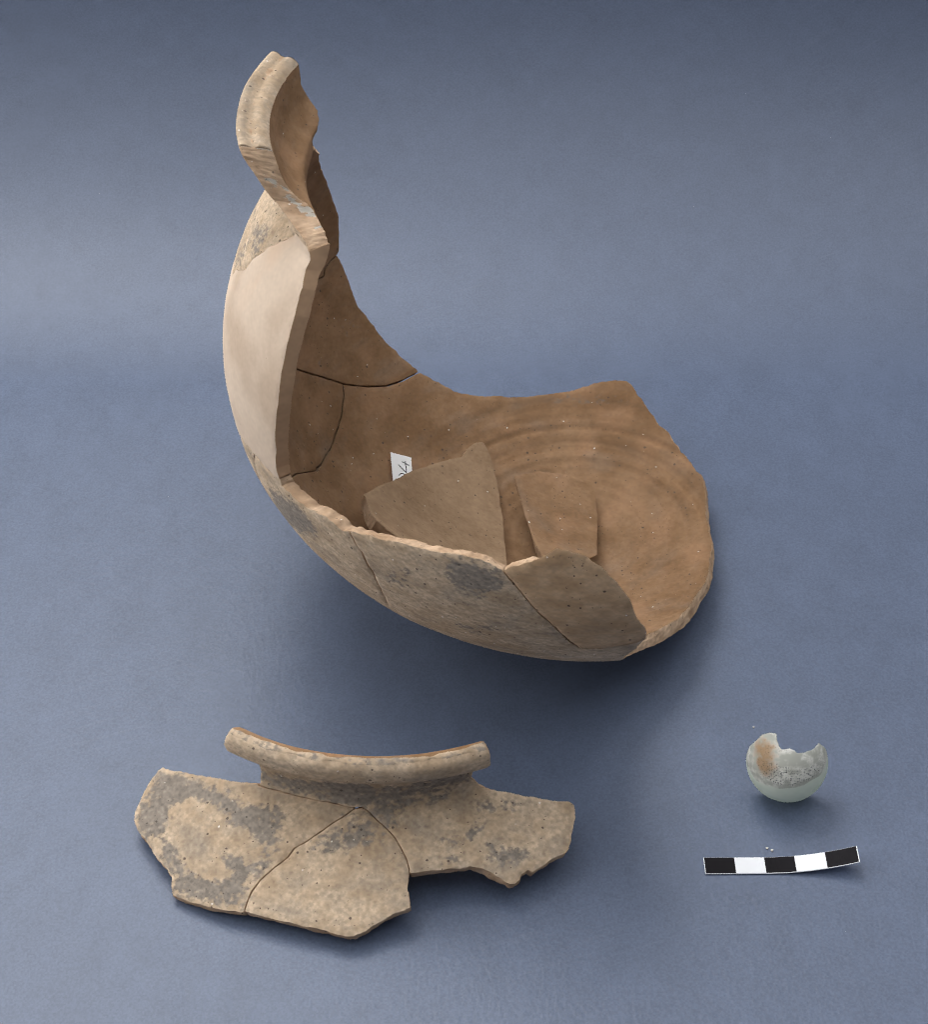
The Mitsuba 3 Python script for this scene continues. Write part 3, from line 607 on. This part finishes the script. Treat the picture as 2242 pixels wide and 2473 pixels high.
LC = DATA["loose_c"]
for key, name, cen, n, R, wall, sd, lab in (("loose_sherd", "loose_1", LC[0], LC[1], 0.122, 0.0046, 21, "loose triangular grey brown sherd lying inside the jar, in front of the paper label"),
                                            ("loose_sherd_001", "loose_2", LC[2], LC[3], 0.118, 0.0048, 22, "small four-sided loose sherd lying on the floor of the jar, right of the triangular one")):
    pg = shapely.make_valid(shapely.Polygon(jitter(densify(P(name), 0.0006, True), 0.0003, sd, True)))
    v, f, u = cut_sherd(bowl(cen, n, R, wall, sd), pg, 0.0013, 0.00035, 0.00012, loose_masks, None, None, sd, under=0.0020 if sd == 21 else 0.0045)
    if key == "loose_sherd":
        u[(u[:, 0] >= 2) & (u[:, 0] < 4), 0] += 6
    put(key, (v, f, u), "clay", lab, "sherd")


# ---------------------------------------------------------------- small meshes
def slab(poly, o, a, b, thick):
    """Flat polygon (metres along a and b from o) made into a thin solid."""
    import trimesh
    m = trimesh.creation.extrude_polygon(shapely.Polygon(poly), thick, engine="earcut")
    n = np.cross(a, b)
    n = n * np.sign(n[2])
    v = np.asarray(m.vertices)
    return np.asarray(o) + v[:, :1] * a + v[:, 1:2] * b + v[:, 2:] * n, np.asarray(m.faces)


# the paper label tucked behind the triangular sherd, leaning on the jar's wall
lo_, la = np.array([-0.0274, 0.0049, 0.0290]), unit([0.0097, 0.0009, -0.0005])
lb = np.array([0.0012, -0.0178, -0.0042])
lb = unit(lb - la * (lb @ la))
put("paper_label__card", slab([(-0.0015, 0.0024), (0.0065, 0.0052), (0.0063, 0.0120), (-0.0013, 0.0165)], lo_, la, lb, 0.0003), "card")
ln_ = np.cross(la, lb)
ln_ = ln_ * np.sign(ln_[2])
strokes = [[(0.00132, 0.00855), (0.0026, 0.0106), (0.00405, 0.0125)], [(0.00285, 0.00728), (0.0042, 0.0082), (0.00535, 0.00916)], [(0.00395, 0.0071), (0.00415, 0.0098), (0.00412, 0.0126)],
           [(0.0012, 0.01375), (0.0019, 0.0130), (0.0027, 0.0129), (0.0034, 0.0135)]]
ink_v, ink_f, at = [], [], 0
for st in strokes:
    w_ = shapely.LineString(st).buffer(0.00019)
    v, f = slab(np.array(w_.exterior.coords)[:-1], lo_ + ln_ * 0.0003, la, lb, 0.00005)
    ink_v.append(v); ink_f.append(f + at); at += len(v)
put("paper_label__handwriting", (np.vstack(ink_v), np.vstack(ink_f)), "ink")
labels["paper_label"] = {"label": "white paper label with a handwritten figure, half hidden behind the triangular sherd", "category": "label"}

# ---------------------------------------------------------------- the five-part scale strip, its right end curling off the table
SX, SW = 0.0098, 0.0062


def strip_point(x, y, z):
    """x along the strip, y across, z above its underside; the last third curls upward."""
    lift = 6.4 * max(0.0, x - 0.0195) ** 2.0 + 0.12 * max(0, 0.006 - x) ** 1.5
    slope = 12.8 * max(0.0, x - 0.0195)
    a = math.atan(slope)
    return [0.0783 + x * 0.999 - math.sin(a) * z, -0.1789 + y + 0.008 * x, 0.0004 + lift + math.cos(a) * z]


def strip(x0, x1, y0, y1, z0, z1, n=10):
    v = [strip_point(x0 + (x1 - x0) * k / n, y, z) for k in range(n + 1) for y, z in ((y0, z0), (y1, z0), (y1, z1), (y0, z1))]
    f = [[0, 1, 2], [0, 2, 3], [4 * n, 4 * n + 2, 4 * n + 1], [4 * n, 4 * n + 3, 4 * n + 2]]
    for k in range(n):
        for e in range(4):
            a, b = 4 * k + e, 4 * k + (e + 1) % 4
            f += [[a, a + 4, b + 4], [a, b + 4, b]]
    return np.array(v), np.array(f)


put("scale_strip__backing", strip(-0.00022, 5 * SX + 0.00025, -0.00012, SW + 0.00012, 0, 0.00035, 50), "white_print")
for k in range(5):
    name = "black_square" if k % 2 == 0 else "white_square"
    n_ = k // 2
    put(f"scale_strip__{name}" + (f"_{n_:03d}" if n_ else ""), strip(k * SX, (k + 1) * SX, 0, SW, 0.00037, 0.00045, 12), "black_print" if k % 2 == 0 else "white_print")
labels["scale_strip"] = {"label": "black and white five-part scale strip with its right end curling up", "category": "scale bar"}

# ---------------------------------------------------------------- the broken glass bulb
GR, GC = 0.0135, np.array([0.10795, -0.14251, 0.01352])
ga = unit(np.array(CAM) - GC)
glass_phi = np.linspace(0, math.radians(160), 60)
g2 = np.c_[np.sin(glass_phi), -np.cos(glass_phi)]
GLASS = Shell(GC, -ga, g2 * GR, g2 * (GR - 0.0007), True, wob=0.0001, seed=61)


gtop = [[0.01522, 0.00901], [0.01082, 0.01021], [0.00776, 0.01181], [0.00501, 0.01149], [0.00207, 0.01032], [0.00215, 0.00791], [0.00176, 0.00552], [0.00079, 0.0041], [-0.00157, 0.00408],
        [-0.00263, 0.0034], [-0.00377, 0.00221], [-0.00626, 0.00207], [-0.00917, 0.0025], [-0.01173, 0.00374], [-0.01397, 0.00532], [-0.01574, 0.00431], [-0.0202, 0.0031]]
around = [(185, 105), (205, 114), (230, 124), (255, 138), (270, 142), (285, 138), (310, 125), (335, 113), (360, 100), (375, 90)]
gun = GLASS.tmax / math.radians(160)
gpoly = np.vstack([gtop, [[math.radians(t) * gun * math.cos(math.radians(a)), math.radians(t) * gun * math.sin(math.radians(a))] for a, t in around]])
gpoly = shapely.make_valid(shapely.Polygon(jitter(densify(gpoly, 0.0003, True) * 6, 0.0016, 62, True) / 6))


def glass_masks(side, q, p, edge):
    d = (p - GC) / GR
    if side == 2:
        return np.c_[np.full(len(q), 0.3), np.full(len(q), 0.1)]
    crust = np.clip(0.5 + (d[:, 2] - 0.16 - 0.20 * d[:, 0] + (meshkit.noise(p * 300, 3) - 0.5) * 0.12) / 0.05, 0, 1)
    pit = np.exp(-(((d - np.array([-0.36, -0.80, 0.42])) / np.array([0.42, 0.4, 0.16])) ** 2).sum(1)) + 0.75 * np.exp(-(((d - np.array([0.2, -0.8, 0.42])) / np.array([0.5, 0.5, 0.14])) ** 2).sum(1))
    brown = np.exp(-(((d - np.array([-0.72, -0.25, 0.66])) / np.array([0.34, 0.45, 0.24])) ** 2).sum(1)) + 0.8 * np.exp(-(((d - np.array([-0.68, -0.58, 0.42])) / np.array([0.26, 0.26, 0.16])) ** 2).sum(1))
    return np.c_[crust * 0.5 + 0.5 * np.clip(pit, 0, 1) * crust, np.clip(brown, 0, 1)]


v, f, u = cut_sherd(GLASS, gpoly, 0.0005, 0.0001, 0.00008, glass_masks, None, None, 61)
kind = np.floor(u[:, 0] / 2 + 1e-6)
u[:, 0] = (u[:, 0] - 2 * kind) / 1.5 * 2
put("glass_bulb", (v, f, u), "old_glass", "small weathered greenish glass bulb with a jagged broken mouth", "glass vessel")

# ---------------------------------------------------------------- crumbs of grit fallen on the paper
import trimesh
for k, (x, y, r, lab) in enumerate([(0.0995, -0.1684, 0.00042, "pale grit crumb above the scale strip, left one of two"), (0.1010, -0.1693, 0.00045, "pale grit crumb above the scale strip, right one of two"),
                                    (0.1016, -0.1152, 0.00034, "pale grit crumb behind the glass bulb")]):
    m = trimesh.creation.icosphere(2, r)
    vv = np.asarray(m.vertices)
    vv = vv * (0.75 + 0.6 * meshkit.noise(vv / r * 1.3 + k * 5, k))[:, None] * [1, 0.85, 0.75]
    vv = vv + [x, y, -vv[:, 2].min()]
    put("crumb" + (f"_{k:03d}" if k else ""), (vv, np.asarray(m.faces)), "grit", lab, "crumb")
